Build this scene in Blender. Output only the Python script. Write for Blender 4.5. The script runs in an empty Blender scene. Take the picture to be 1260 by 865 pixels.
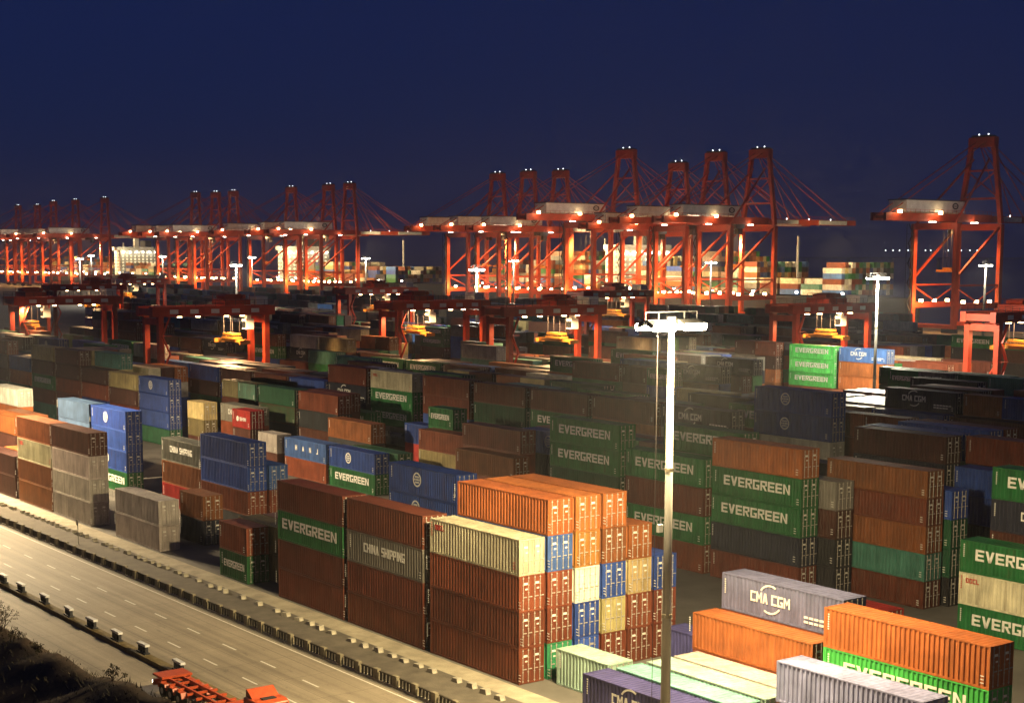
import bpy, bmesh, math, random
import numpy as np
from mathutils import Vector, Matrix
from mathutils.bvhtree import BVHTree

R = math.radians
random.seed(7)
scene = bpy.context.scene
col = scene.collection

# ------------------------------------------------------------------ camera
CAM = Vector((91.875, -69.536, 32.795))
pitch, yaw, roll = R(7.112), R(143.168), R(.187)
fw = Vector((math.cos(pitch)*math.cos(yaw), math.cos(pitch)*math.sin(yaw), -math.sin(pitch)))
rt = fw.cross(Vector((0, 0, 1))).normalized()
up = rt.cross(fw)
rt2 = rt*math.cos(roll) + up*math.sin(roll)
up2 = up*math.cos(roll) - rt*math.sin(roll)
cd = bpy.data.cameras.new('camera')
cam = bpy.data.objects.new('camera', cd)
col.objects.link(cam)
M = Matrix((rt2, up2, -fw)).transposed().to_4x4()
M.translation = CAM
cam.matrix_world = M
cd.sensor_width = 36
cd.lens = 1897.849/1260*36
cd.shift_y = (549.99-432.5)/1260
cd.clip_start = 0.5
cd.clip_end = 40000
scene.camera = cam

# ------------------------------------------------------------------ dusk sky, sun below the horizon
w = bpy.data.worlds.new('World')
scene.world = w
w.use_nodes = True
nt = w.node_tree
bg = nt.nodes['Background']
sky = nt.nodes.new('ShaderNodeTexSky')
sky.sky_type = 'NISHITA'
sky.sun_disc = False
sky.sun_elevation = R(-1.0)
sky.sun_rotation = R(250)
sky.altitude = 0
sky.air_density = 1.0
sky.dust_density = 0.6
sky.ozone_density = 8.0
# even dusk air light over the whole dome, a little paler towards the horizon
tcw = nt.nodes.new('ShaderNodeTexCoord'); sep = nt.nodes.new('ShaderNodeSeparateXYZ')
nt.links.new(tcw.outputs['Generated'], sep.inputs[0])
rmp = nt.nodes.new('ShaderNodeValToRGB')
rmp.color_ramp.elements[0].position = 0.0; rmp.color_ramp.elements[0].color = (.0050, .0100, .045, 1)
rmp.color_ramp.elements[1].position = 1.0; rmp.color_ramp.elements[1].color = (.0050, .0095, .044, 1)
e_ = rmp.color_ramp.elements.new(.22); e_.color = (.0055, .0115, .053, 1)
nt.links.new(sep.outputs['Z'], rmp.inputs[0])
bg2 = nt.nodes.new('ShaderNodeBackground'); bg2.inputs[1].default_value = 1.0
nt.links.new(rmp.outputs[0], bg2.inputs[0])
nt.links.new(sky.outputs[0], bg.inputs[0])
bg.inputs[1].default_value = 0.03
add = nt.nodes.new('ShaderNodeAddShader')
nt.links.new(bg.outputs[0], add.inputs[0]); nt.links.new(bg2.outputs[0], add.inputs[1])
nt.links.new(add.outputs[0], nt.nodes['World Output'].inputs[0])

sl = bpy.data.lights.new('sun', 'SUN')
sl.energy = 0.012
sl.angle = R(12)
sl.color = (1, .8, .65)
so = bpy.data.objects.new('sun', sl)
so.rotation_euler = (R(86), 0, R(110))
col.objects.link(so)

vs = scene.view_settings
vs.view_transform = 'Standard'
vs.look = 'None'
vs.exposure = 0
vs.gamma = 1
vs.use_curve_mapping = False
scene.cycles.use_denoising = True
scene.cycles.use_adaptive_sampling = True
scene.cycles.adaptive_threshold = .03
scene.cycles.volume_bounces = 0
scene.cycles.max_bounces = 5
scene.cycles.diffuse_bounces = 2
scene.cycles.glossy_bounces = 2
scene.cycles.sample_clamp_indirect = 4
scene.cycles.caustics_reflective = False
scene.cycles.caustics_refractive = False

# ------------------------------------------------------------------ helpers
class MB:
    def __init__(s):
        s.v = []; s.f = []
    def box(s, x0, x1, y0, y1, z0, z1):
        n = len(s.v)
        s.v += [(x0,y0,z0),(x1,y0,z0),(x1,y1,z0),(x0,y1,z0),(x0,y0,z1),(x1,y0,z1),(x1,y1,z1),(x0,y1,z1)]
        s.f += [(n,n+3,n+2,n+1),(n+4,n+5,n+6,n+7),(n,n+1,n+5,n+4),(n+1,n+2,n+6,n+5),(n+2,n+3,n+7,n+6),(n+3,n,n+4,n+7)]
        return s
    def bar(s, p, q, a, b=None):
        b = b or a
        p = Vector(p); q = Vector(q); d = (q-p).normalized()
        u = Vector((0,0,1)) if abs(d.z) < .95 else Vector((1,0,0))
        e = d.cross(u).normalized(); g = e.cross(d)
        n = len(s.v)
        for c in (p, q):
            for i, j in ((-1,-1),(1,-1),(1,1),(-1,1)):
                s.v.append(tuple(c + e*(i*a/2) + g*(j*b/2)))
        s.f += [(n,n+1,n+2,n+3),(n+7,n+6,n+5,n+4)] + [(n+i, n+4+i, n+4+(i+1)%4, n+(i+1)%4) for i in range(4)]
        return s
    def tube(s, p, q, r0, r1=None, k=8):
        r1 = r0 if r1 is None else r1
        p = Vector(p); q = Vector(q); d = (q-p).normalized()
        u = Vector((0,0,1)) if abs(d.z) < .95 else Vector((1,0,0))
        e = d.cross(u).normalized(); g = e.cross(d)
        n = len(s.v)
        for c, r in ((p, r0), (q, r1)):
            for i in range(k):
                a = 2*math.pi*i/k
                s.v.append(tuple(c + e*(r*math.cos(a)) + g*(r*math.sin(a))))
        s.f += [tuple(n+i for i in range(k))[::-1] if False else tuple(n+i for i in range(k)), tuple(n+2*k-1-i for i in range(k))]
        s.f += [(n+i, n+k+i, n+k+(i+1)%k, n+(i+1)%k) for i in range(k)]
        return s
    def poly(s, pts, faces):
        n = len(s.v); s.v += [tuple(p) for p in pts]
        s.f += [tuple(n+i for i in f) for f in faces]
        return s
    def prism(s, pts, y0, y1):            # outline in the x-z plane, thickness along y
        k = len(pts); n = len(s.v)
        s.v += [(x, y0, z) for x, z in pts] + [(x, y1, z) for x, z in pts]
        s.f += [tuple(n+i for i in range(k)), tuple(n+2*k-1-i for i in range(k))]
        s.f += [(n+i, n+k+i, n+k+(i+1)%k, n+(i+1)%k) for i in range(k)]
        return s
    def mesh(s, name, mat=None, smooth=False):
        m = bpy.data.meshes.new(name)
        m.from_pydata(s.v, [], s.f)
        bm = bmesh.new(); bm.from_mesh(m)
        bmesh.ops.recalc_face_normals(bm, faces=bm.faces)
        bm.to_mesh(m); bm.free()
        if mat: m.materials.append(mat)
        if smooth:
            m.polygons.foreach_set('use_smooth', [True]*len(m.polygons))
        m.update()
        return m
    def build(s, name, mat, parent=None, loc=(0,0,0), rz=0, smooth=False):
        return link(name, s.mesh(name, mat, smooth), parent, loc, rz)

def link(name, data, parent=None, loc=(0,0,0), rz=0, color=None):
    o = bpy.data.objects.new(name, data)
    o.location = loc
    o.rotation_euler = (0, 0, rz)
    if parent: o.parent = parent
    if color: o.color = color
    col.objects.link(o)
    return o

def tag(o, label, cat, group=None):
    o['label'] = label; o['category'] = cat
    if group: o['group'] = group
    return o
def struct(o): o['kind'] = 'structure'; return o
def empty(name, loc=(0,0,0), rz=0):
    o = link(name, None, None, loc, rz)
    o.empty_display_size = .5
    return o
KIDS = {}
def copy_tree(o, parent=None):
    c = o.copy()
    col.objects.link(c)
    c.parent = parent
    for ch in o.children: copy_tree(ch, c)
    return c

# ------------------------------------------------------------------ materials
def mat(name, color, rough=.6, metal=0, var=.25, scale=2.0, bump=0, emit=None, es=0, spec=.4, coords='Object', stretch=(1,1,1), dark=None):
    m = bpy.data.materials.new(name)
    m.use_nodes = True
    t = m.node_tree; b = t.nodes['Principled BSDF']
    b.inputs['Roughness'].default_value = rough
    b.inputs['Metallic'].default_value = metal
    b.inputs['Specular IOR Level'].default_value = spec
    c = (*color, 1)
    if var:
        tc = t.nodes.new('ShaderNodeTexCoord'); mp = t.nodes.new('ShaderNodeMapping')
        mp.inputs['Scale'].default_value = stretch
        t.links.new(tc.outputs[coords], mp.inputs[0])
        n = t.nodes.new('ShaderNodeTexNoise'); n.inputs['Scale'].default_value = scale; n.inputs['Detail'].default_value = 7; n.inputs['Roughness'].default_value = .62
        t.links.new(mp.outputs[0], n.inputs['Vector'])
        r = t.nodes.new('ShaderNodeValToRGB')
        r.color_ramp.elements[0].position = .32; r.color_ramp.elements[1].position = .7
        d = dark or tuple(x*(1-var) for x in color)
        r.color_ramp.elements[0].color = (*d, 1)
        r.color_ramp.elements[1].color = (*[min(1, x*(1+var*.6)) for x in color], 1)
        t.links.new(n.outputs[0], r.inputs[0]); t.links.new(r.outputs[0], b.inputs['Base Color'])
        if bump:
            bp = t.nodes.new('ShaderNodeBump'); bp.inputs['Strength'].default_value = bump; bp.inputs['Distance'].default_value = .05
            t.links.new(n.outputs[0], bp.inputs['Height']); t.links.new(bp.outputs[0], b.inputs['Normal'])
    else:
        b.inputs['Base Color'].default_value = c
    if emit:
        b.inputs['Emission Color'].default_value = (*emit, 1)
        b.inputs['Emission Strength'].default_value = es
        m.cycles.emission_sampling = 'NONE'
    return m

def paint_material():
    # one paint for every container; the colour is the object's own
    m = bpy.data.materials.new('container_paint'); m.use_nodes = True
    t = m.node_tree; b = t.nodes['Principled BSDF']; L = t.links.new
    oi = t.nodes.new('ShaderNodeObjectInfo')
    tc = t.nodes.new('ShaderNodeTexCoord')
    off = t.nodes.new('ShaderNodeVectorMath'); off.operation = 'ADD'
    cx = t.nodes.new('ShaderNodeCombineXYZ')
    mu = t.nodes.new('ShaderNodeMath'); mu.operation = 'MULTIPLY'; mu.inputs[1].default_value = 97.0
    L(oi.outputs['Random'], mu.inputs[0]); L(mu.outputs[0], cx.inputs[0]); L(mu.outputs[0], cx.inputs[1])
    L(tc.outputs['Object'], off.inputs[0]); L(cx.outputs[0], off.inputs[1])
    mp = t.nodes.new('ShaderNodeMapping'); mp.inputs['Scale'].default_value = (1, 1, .12)
    L(off.outputs[0], mp.inputs[0])
    n1 = t.nodes.new('ShaderNodeTexNoise'); n1.inputs['Scale'].default_value = 2.2; n1.inputs['Detail'].default_value = 6; n1.inputs['Roughness'].default_value = .65
    L(mp.outputs[0], n1.inputs['Vector'])
    n2 = t.nodes.new('ShaderNodeTexNoise'); n2.inputs['Scale'].default_value = .55; n2.inputs['Detail'].default_value = 5
    L(off.outputs[0], n2.inputs['Vector'])
    r1 = t.nodes.new('ShaderNodeMapRange'); r1.inputs[1].default_value = .3; r1.inputs[2].default_value = .75; r1.inputs[3].default_value = .62; r1.inputs[4].default_value = 1.15
    L(n1.outputs[0], r1.inputs[0])
    r2 = t.nodes.new('ShaderNodeMapRange'); r2.inputs[1].default_value = .3; r2.inputs[2].default_value = .7; r2.inputs[3].default_value = .75; r2.inputs[4].default_value = 1.15
    L(n2.outputs[0], r2.inputs[0])
    mm = t.nodes.new('ShaderNodeMath'); mm.operation = 'MULTIPLY'; L(r1.outputs[0], mm.inputs[0]); L(r2.outputs[0], mm.inputs[1])
    sc = t.nodes.new('ShaderNodeVectorMath'); sc.operation = 'SCALE'
    L(oi.outputs['Color'], sc.inputs[0]); L(mm.outputs[0], sc.inputs['Scale'])
    # rust blooms
    n3 = t.nodes.new('ShaderNodeTexNoise'); n3.inputs['Scale'].default_value = 1.3; n3.inputs['Detail'].default_value = 9; n3.inputs['Roughness'].default_value = .75
    L(mp.outputs[0], n3.inputs['Vector'])
    r3 = t.nodes.new('ShaderNodeMapRange'); r3.inputs[1].default_value = .62; r3.inputs[2].default_value = .74; r3.inputs[3].default_value = 0; r3.inputs[4].default_value = .55
    L(n3.outputs[0], r3.inputs[0])
    age = t.nodes.new('ShaderNodeMath'); age.operation = 'FRACT'
    mu2 = t.nodes.new('ShaderNodeMath'); mu2.operation = 'MULTIPLY'; mu2.inputs[1].default_value = 13.7; L(oi.outputs['Random'], mu2.inputs[0]); L(mu2.outputs[0], age.inputs[0])
    thr = t.nodes.new('ShaderNodeMapRange'); thr.inputs[3].default_value = .68; thr.inputs[4].default_value = .50; L(age.outputs[0], thr.inputs[0])
    L(thr.outputs[0], r3.inputs[1])
    mx = t.nodes.new('ShaderNodeMix'); mx.data_type = 'RGBA'
    L(r3.outputs[0], mx.inputs[0]); L(sc.outputs[0], mx.inputs[6]); mx.inputs[7].default_value = (.07, .032, .018, 1)
    L(mx.outputs[2], b.inputs['Base Color'])
    b.inputs['Roughness'].default_value = .5
    b.inputs['Specular IOR Level'].default_value = .35
    n4 = t.nodes.new('ShaderNodeTexNoise'); n4.inputs['Scale'].default_value = 1.1; n4.inputs['Detail'].default_value = 3
    L(off.outputs[0], n4.inputs['Vector'])
    bp = t.nodes.new('ShaderNodeBump'); bp.inputs['Strength'].default_value = .5; bp.inputs['Distance'].default_value = .12
    L(n4.outputs[0], bp.inputs['Height']); L(bp.outputs[0], b.inputs['Normal'])
    return m

def stuff_paint():
    m = bpy.data.materials.new('far_container_paint'); m.use_nodes = True
    t = m.node_tree; b = t.nodes['Principled BSDF']; L = t.links.new
    a = t.nodes.new('ShaderNodeAttribute'); a.attribute_name = 'tint'
    tc = t.nodes.new('ShaderNodeTexCoord')
    n = t.nodes.new('ShaderNodeTexNoise'); n.inputs['Scale'].default_value = .6; n.inputs['Detail'].default_value = 6
    L(tc.outputs['Object'], n.inputs['Vector'])
    r = t.nodes.new('ShaderNodeMapRange'); r.inputs[1].default_value = .3; r.inputs[2].default_value = .7; r.inputs[3].default_value = .6; r.inputs[4].default_value = 1.2
    L(n.outputs[0], r.inputs[0])
    sc = t.nodes.new('ShaderNodeVectorMath'); sc.operation = 'SCALE'; L(a.outputs['Color'], sc.inputs[0]); L(r.outputs[0], sc.inputs['Scale'])
    L(sc.outputs[0], b.inputs['Base Color'])
    b.inputs['Roughness'].default_value = .5
    return m

def road_material():
    m = bpy.data.materials.new('worn_road'); m.use_nodes = True
    t = m.node_tree; b = t.nodes['Principled BSDF']; L = t.links.new
    tc = t.nodes.new('ShaderNodeTexCoord')
    def noise(scale, stretch, det=6, ro=.6):
        mp = t.nodes.new('ShaderNodeMapping'); mp.inputs['Scale'].default_value = stretch
        L(tc.outputs['Object'], mp.inputs[0])
        n = t.nodes.new('ShaderNodeTexNoise'); n.inputs['Scale'].default_value = scale; n.inputs['Detail'].default_value = det; n.inputs['Roughness'].default_value = ro
        L(mp.outputs[0], n.inputs['Vector']); return n
    def rng(n, a, b_, lo, hi):
        r = t.nodes.new('ShaderNodeMapRange'); r.inputs[1].default_value = a; r.inputs[2].default_value = b_; r.inputs[3].default_value = lo; r.inputs[4].default_value = hi
        L(n, r.inputs[0]); return r.outputs[0]
    def mul(a, b_):
        k = t.nodes.new('ShaderNodeMath'); k.operation = 'MULTIPLY'; L(a, k.inputs[0]); L(b_, k.inputs[1]); return k.outputs[0]
    tracks = rng(noise(1.1, (.012, 1, 1), 3).outputs[0], .35, .65, .70, 1.1)      # tyre lanes along the road
    blot = rng(noise(.22, (1, 1, 1), 8, .7).outputs[0], .3, .7, .82, 1.1)
    fine = rng(noise(5, (1, 1, 1), 8, .7).outputs[0], .3, .7, .88, 1.08)
    oil = rng(noise(.9, (.35, 1, 1), 6, .7).outputs[0], .60, .72, 1, .5)
    br = t.nodes.new('ShaderNodeTexBrick')
    br.offset = 0; br.inputs['Scale'].default_value = 1; br.inputs['Brick Width'].default_value = 6.0; br.inputs['Row Height'].default_value = 3.45; br.inputs['Mortar Size'].default_value = .03
    br.inputs['Color1'].default_value = (1,1,1,1); br.inputs['Color2'].default_value = (.93,.93,.93,1); br.inputs['Mortar'].default_value = (.5,.5,.5,1)
    L(tc.outputs['Object'], br.inputs['Vector'])
    f = mul(mul(mul(tracks, blot), mul(fine, oil)), br.outputs['Color'])
    sc = t.nodes.new('ShaderNodeVectorMath'); sc.operation = 'SCALE'; sc.inputs[0].default_value = (.29, .243, .18); L(f, sc.inputs['Scale'])
    L(sc.outputs[0], b.inputs['Base Color'])
    b.inputs['Roughness'].default_value = .72
    bp = t.nodes.new('ShaderNodeBump'); bp.inputs['Strength'].default_value = .2; bp.inputs['Distance'].default_value = .02
    L(fine, bp.inputs['Height']); L(bp.outputs[0], b.inputs['Normal'])
    return m
MT = dict(
    road=road_material(),
    paint=paint_material(), far=stuff_paint(),
    white=mat('white_lettering', (.72,.71,.66), .5, var=.2, scale=3),
    redtext=mat('red_lettering', (.45,.05,.04), .5, var=.2, scale=3),
    bars=mat('galvanised_bar', (.40,.37,.33), .45, .15, var=.3, scale=6),
    crane=mat('crane_red_paint', (.45,.062,.022), .45, var=.3, scale=.3),
    rtg=mat('gantry_red_paint', (.42,.045,.018), .42, var=.3, scale=.5),
    house=mat('white_cladding', (.62,.62,.60), .5, var=.18, scale=.4),
    dark=mat('dark_machinery', (.035,.035,.038), .6, var=.4, scale=1),
    yellow=mat('yellow_spreader_paint', (.42,.17,.025), .45, var=.3, scale=1),
    steel=mat('galvanised_steel', (.30,.29,.265), .42, .25, var=.2, scale=2, stretch=(1,1,.1)),
    cable=mat('steel_cable', (.06,.05,.05), .6, var=0),
    lamp=mat('lamp_glass', (.9,.9,.85), .3, var=0, emit=(1,.93,.74), es=22),
    lampw=mat('warm_lamp_glass', (.9,.8,.6), .3, var=0, emit=(1,.66,.3), es=30),
    lamphot=mat('bright_lamp_glass', (.9,.9,.85), .3, var=0, emit=(1,.88,.62), es=60),
    beacon=mat('beacon_glass', (.9,.9,.9), .3, var=0, emit=(.9,.95,1), es=5),
    litwin=mat('lit_window', (.8,.8,.7), .3, var=.3, scale=2, emit=(1,.86,.5), es=1.6),
    asphalt=mat('road_concrete', (.27,.228,.172), .75, var=.28, scale=.35, bump=.15, dark=(.19,.155,.115)),
    verge=mat('verge_asphalt', (.11,.095,.075), .85, var=.35, scale=.6, bump=.25),
    strip=mat('stack_edge_concrete', (.34,.30,.22), .8, var=.35, scale=.5, bump=.2),
    yard=mat('yard_asphalt', (.13,.12,.105), .8, var=.4, scale=.12, bump=.2),
    line=mat('white_road_paint', (.68,.66,.6), .6, var=.3, scale=4),
    median=mat('weathered_yellow_kerb', (.17,.125,.05), .85, var=.45, scale=1.5, bump=.2),
    railbar=mat('dark_railing', (.035,.028,.018), .7, var=.3, scale=3),  # dark brown-black for the top rail and balusters
    concrete=mat('cast_concrete', (.36,.33,.26), .8, var=.3, scale=4, bump=.2),
    bank=mat('bank_soil', (.05,.03,.018), .95, var=.6, scale=1.1, bump=.8),
    twig=mat('dry_twig', (.05,.035,.025), .9, var=.3, scale=8),
    grass=mat('dry_grass', (.06,.05,.025), .9, var=.4, scale=6),
    water=mat('harbour_water', (.008,.011,.016), .18, var=0, spec=.5),
    hull=mat('ship_hull_paint', (.03,.035,.05), .5, var=.3, scale=.1),
    tyre=mat('tyre_rubber', (.015,.015,.015), .8, var=.2, scale=8),
    truck=mat('truck_orange_paint', (.42,.07,.022), .4, var=.25, scale=3),
    glass=mat('dark_glass', (.01,.012,.015), .08, var=0),
    blackp=mat('black_kerb_paint', (.02,.02,.025), .6, var=.3, scale=5),
    postc=mat('stained_concrete', (.2,.175,.12), .85, var=.35, scale=4, bump=.2),
    whitep=mat('white_kerb_paint', (.6,.6,.62), .6, var=.3, scale=5),
    emblem=mat('navy_emblem', (.012,.015,.025), .5, var=0),
)

# ------------------------------------------------------------------ ground, roads, water
def sheet(name, x0, x1, y0, y1, z, m, parent=None):
    b = MB(); b.poly([(x0,y0,z),(x1,y0,z),(x1,y1,z),(x0,y1,z)], [(0,1,2,3)])
    o = b.build(name, m, parent)
    if not parent: struct(o)
    return o
QY = 505.0                                   # quay edge
sheet('yard_ground', -4200, 600, -27, QY, 0, MT['yard'])
sheet('sea', -26000, 16000, QY-6, 26000, -4.5, MT['water'])
qw = MB(); qw.box(-4200, 600, QY-1.5, QY, -6, .35)
struct(qw.build('quay_wall', MT['concrete']))
road = sheet('road', -900, 260, -19.3, -8.55, .008, MT['road'])
near = sheet('service_road', -900, 260, -29, -20.45, .008, MT['road'])
sheet('verge', -900, 260, -8.35, -2.6, .012, MT['verge'])
sheet('stack_apron', -900, 260, -2.5, -.35, .016, MT['strip'])
def dashes(y, first, n):
    b = MB(); b.box(-1.25, 1.25, -.08, .08, 0, .004)
    me = b.mesh('lane_dash', MT['line'])
    for i in range(n):
        link('lane_dash', me, road, (first - i*6.9, y, .0085))
dashes(-12.62, -3.0, 26)
dashes(-16.05, -6.4, 26)
b = MB(); b.box(-300, 60, -8.98, -8.84, .0125, .0165); b.build('edge_line', MT['line'], road)

# concrete balustrade along the road edge
def balustrade_master():
    o = empty('road_railing')
    MB().box(-1.28, 1.28, -.17, .17, .012, .16).build('kerb_base', MT['concrete'], o)
    MB().box(-1.28, .6, -.08, .08, .80, .88).build('top_rail', MT['railbar'], o)
    MB().box(.6001, 1.22, -.16, .16, .1601, .96).build('post', MT['postc'], o)
    bm_ = MB().box(-.08, .08, -.07, .07, .1601, .7999).mesh('baluster', MT['railbar'])
    for x in (-1.1, -.62, -.14, .34): link('baluster', bm_, o, (x, 0, 0))
    return o
bal = balustrade_master()
for i in range(50):
    o = bal if i == 0 else copy_tree(bal)
    o.location = (7.7 - i*2.72 + random.uniform(-.05,.05), -8.0+random.uniform(-.05,.05), 0)
    o.rotation_euler.z = random.uniform(-.035, .035)
    tag(o, 'low concrete railing segment with square balusters along the road edge', 'railing', 'railing segments between the road and the verge')
# marker blocks along the container stacks
blk = [MB().prism([(-.42,0),(.42,0),(.3,.3+.06*k),(-.34,.26+.05*k)], -.24, .24).mesh('marker_block', MT['concrete']) for k in range(3)]
x = 5.6
while x > -122:
    o = link('marker_block', random.choice(blk), None, (x, -3.35+random.uniform(-.12,.12), .012), random.uniform(-.25,.25))
    tag(o, 'small concrete marker block on the dark verge before the container stacks', 'kerb block', 'marker blocks along the verge')
    x -= random.choice((1.9, 2.0, 2.1, 2.2, 3.4) if x > -40 else (1.6, 1.7, 1.8, 1.9, 3.0))
# median
md = MB().box(-220, 40, -20.3, -19.5, .0, .38)
struct(md.build('median_strip', MT['median']))
def median_master():
    o = empty('median_barrier')
    MB().box(-.8, .8, -.24, .24, .38, .5).build('barrier_base', MT['blackp'], o)
    MB().box(-.85, .85, -.2, .2, 1.02, 1.2).build('top_cap', MT['whitep'], o)
    pm = MB().box(-.07, .07, -.12, .12, .5001, 1.0199).mesh('upright', MT['blackp'])
    for x in (-.66, -.22, .22, .66): link('upright', pm, o, (x, 0, 0))
    return o
mb_ = median_master()
for i in range(16):
    o = mb_ if i == 0 else copy_tree(mb_)
    o.location = (-18.6 - i*5.75 + random.uniform(-.7,.7), -19.85+random.uniform(-.06,.06), 0)
    o.rotation_euler.z = random.uniform(-.06,.06)
    tag(o, 'short black barrier with white cap standing on the road median', 'barrier', 'black and white barriers on the median')
# small round sign on the verge
sg = empty('round_sign', (-75.5, -5.6, .012))
MB().tube((0,0,0),(0,0,2.3),.05).build('post', MT['steel'], sg)
MB().tube((0,-.06,2.55),(0,-.1,2.55),.36,.36,16).build('sign_disc', MT['concrete'], sg)
tag(sg, 'small round traffic sign on a thin post standing on the verge', 'sign')

# ------------------------------------------------------------------ bank in front of the camera
def bank():
    crest = [(-60,8.5),(-30,9.6),(1.6,10.7),(8.5,11.0),(16.2,11.4),(21,11.8),(25.3,11.8),(30,11.2),(40,10.0),(70,9),(140,9)]
    cx = [c[0] for c in crest]; cz = [c[1] for c in crest]
    from mathutils import noise
    xs = np.concatenate([np.linspace(-300,-60,30)[:-1], np.linspace(-60,60,150)[:-1], np.linspace(60,240,60)])
    ys = np.concatenate([np.linspace(-160,-62,25)[:-1], np.linspace(-62,-24,70)])
    v = []
    for yy in ys:
        for xx in xs:
            c = float(np.interp(xx, cx, cz))
            if yy > -40:
                t = (yy+40)/13.0
                z = c*(1-min(1,t))**1.0 if t < 1 else 0
                z -= max(0, min(1, (yy+27)/2))*.35
            else:
                z = c - .43*min(24, -40-yy)
            d = math.hypot(xx-CAM.x, yy-CAM.y)
            z = max(z, 31-.62*d) if d < 60 else z
            k = min(1, max(0, (-28-yy)/6))
            nz = noise.fractal(Vector((xx*.22, yy*.22, 3)), 1, 2, 5)
            z += k*(nz*.55-.15)
            v.append((xx, yy, z))
    W = len(xs)
    f = [(j*W+i, j*W+i+1, (j+1)*W+i+1, (j+1)*W+i) for j in range(len(ys)-1) for i in range(W-1)]
    me = bpy.data.meshes.new('hillside'); me.from_pydata(v, [], f); me.materials.append(MT['bank'])
    me.polygons.foreach_set('use_smooth', [True]*len(me.polygons))
    o = link('hillside', me); struct(o)
    return [(v[i]) for i in range(len(v))], W, xs, ys
hv, HW, hxs, hys = bank()
def hill_z(x, y):
    i = int(np.argmin(abs(hxs-x))); j = int(np.argmin(abs(hys-y)))
    return hv[j*HW+i][2]
# dry grass on the bank
def tufts():
    rnd = random.Random(5); b = MB()
    for k in range(5200):
        x = rnd.uniform(-14, 34); y = rnd.uniform(-47, -38.0)
        z = hill_z(x, y)-.05
        h = rnd.uniform(.1, .32); a = rnd.uniform(0, 6.28); ln = rnd.uniform(.05, .3)
        dx, dy = math.cos(a), math.sin(a); wdt = rnd.uniform(.012, .03)
        b.poly([(x-dy*wdt, y+dx*wdt, z),(x+dy*wdt, y-dx*wdt, z),(x+dx*ln, y+dy*ln, z+h)], [(0,1,2)])
    o = b.build('dry_grass', MT['grass']); o['kind'] = 'stuff'
    tag(o, 'dry grass tufts growing on the dark bank beside the road', 'grass')
tufts()
def shrub(x, y, h, seed, n=7):
    rnd = random.Random(seed)
    o = empty('dry_shrub', (x, y, hill_z(x, y)-.1))
    tag(o, 'bare twiggy shrub with few leaves on the crest of the dark bank', 'shrub', 'bare shrubs on the bank')
    st = MB(); lf = MB()
    def grow(p, d, ln, r, lvl):
        q = p + d*ln
        st.tube(p, q, r, r*.6, 5)
        if lvl == 0:
            for _ in range(3):
                c = q + Vector((rnd.gauss(0,.06), rnd.gauss(0,.06), rnd.gauss(0,.06)))
                u = Vector((rnd.gauss(0,1), rnd.gauss(0,1), rnd.gauss(0,1))).normalized()*.07
                v_ = u.cross(Vector((rnd.gauss(0,1), rnd.gauss(0,1), 1))).normalized()*.03
                lf.poly([c-u, c+v_, c+u, c-v_], [(0,1,2,3)])
            return
        for _ in range(rnd.choice((2,3))):
            nd = (d + Vector((rnd.gauss(0,.5), rnd.gauss(0,.5), rnd.gauss(.05,.35)))).normalized()
            grow(p.lerp(q, rnd.uniform(.5,1)), nd, ln*rnd.uniform(.55,.85), r*.6, lvl-1)
    for k in range(n):
        d = Vector((rnd.gauss(0,.55), rnd.gauss(0,.55), 1)).normalized()
        grow(Vector((rnd.uniform(-.15,.15), rnd.uniform(-.15,.15), 0)), d, h*rnd.uniform(.35,.55), .03, 3)
    st.build('stem', MT['twig'], o); lf.build('leaf_cluster', MT['grass'], o)['kind'] = 'stuff'
shrub(2.2, -40.2, 1.5, 1, 6); shrub(5.0, -40.4, 1.0, 2, 5); shrub(-1.0, -40.4, 1.7, 3, 6); shrub(18.8, -40, .8, 4, 4); shrub(8.6, -40, .7, 6, 4)

# ------------------------------------------------------------------ containers
PAL = dict(
    r=((.20,.052,.024), 'rust red'), R=((.155,.04,.02), 'dark rust red'), d=((.085,.03,.02), 'dark brown'),
    o=((.36,.112,.030), 'orange'), a=((.44,.19,.045), 'amber'), n=((.24,.085,.03), 'orange brown'),
    g=((.022,.15,.045), 'green'), G=((.018,.085,.04), 'dark green'), l=((.08,.52,.10), 'bright green'), e=((.06,.36,.16), 'emerald green'),
    m=((.22,.50,.46), 'mint'), q=((.33,.45,.37), 'pale green'), T=((.07,.21,.17), 'teal green'),
    b=((.032,.075,.31), 'blue'), B=((.07,.15,.42), 'bright blue'), p=((.026,.065,.29), 'royal blue'), s=((.085,.15,.27), 'light blue'), S=((.06,.14,.36), 'steel blue'),
    w=((.50,.455,.41), 'beige white'), W=((.68,.66,.58), 'off white'), O=((.58,.54,.38), 'cream'), t=((.46,.37,.17), 'tan'),
    y=((.19,.18,.155), 'grey'), v=((.15,.12,.05), 'olive'), c=((.125,.13,.21), 'slate grey'), C=((.022,.024,.04), 'near black navy'),
    u=((.055,.055,.16), 'purple blue'), U=((.22,.24,.40), 'grey blue'), k=((.03,.03,.034), 'charcoal'), x=((.42,.03,.025), 'bright red'),
)
WD = 2.438

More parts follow.
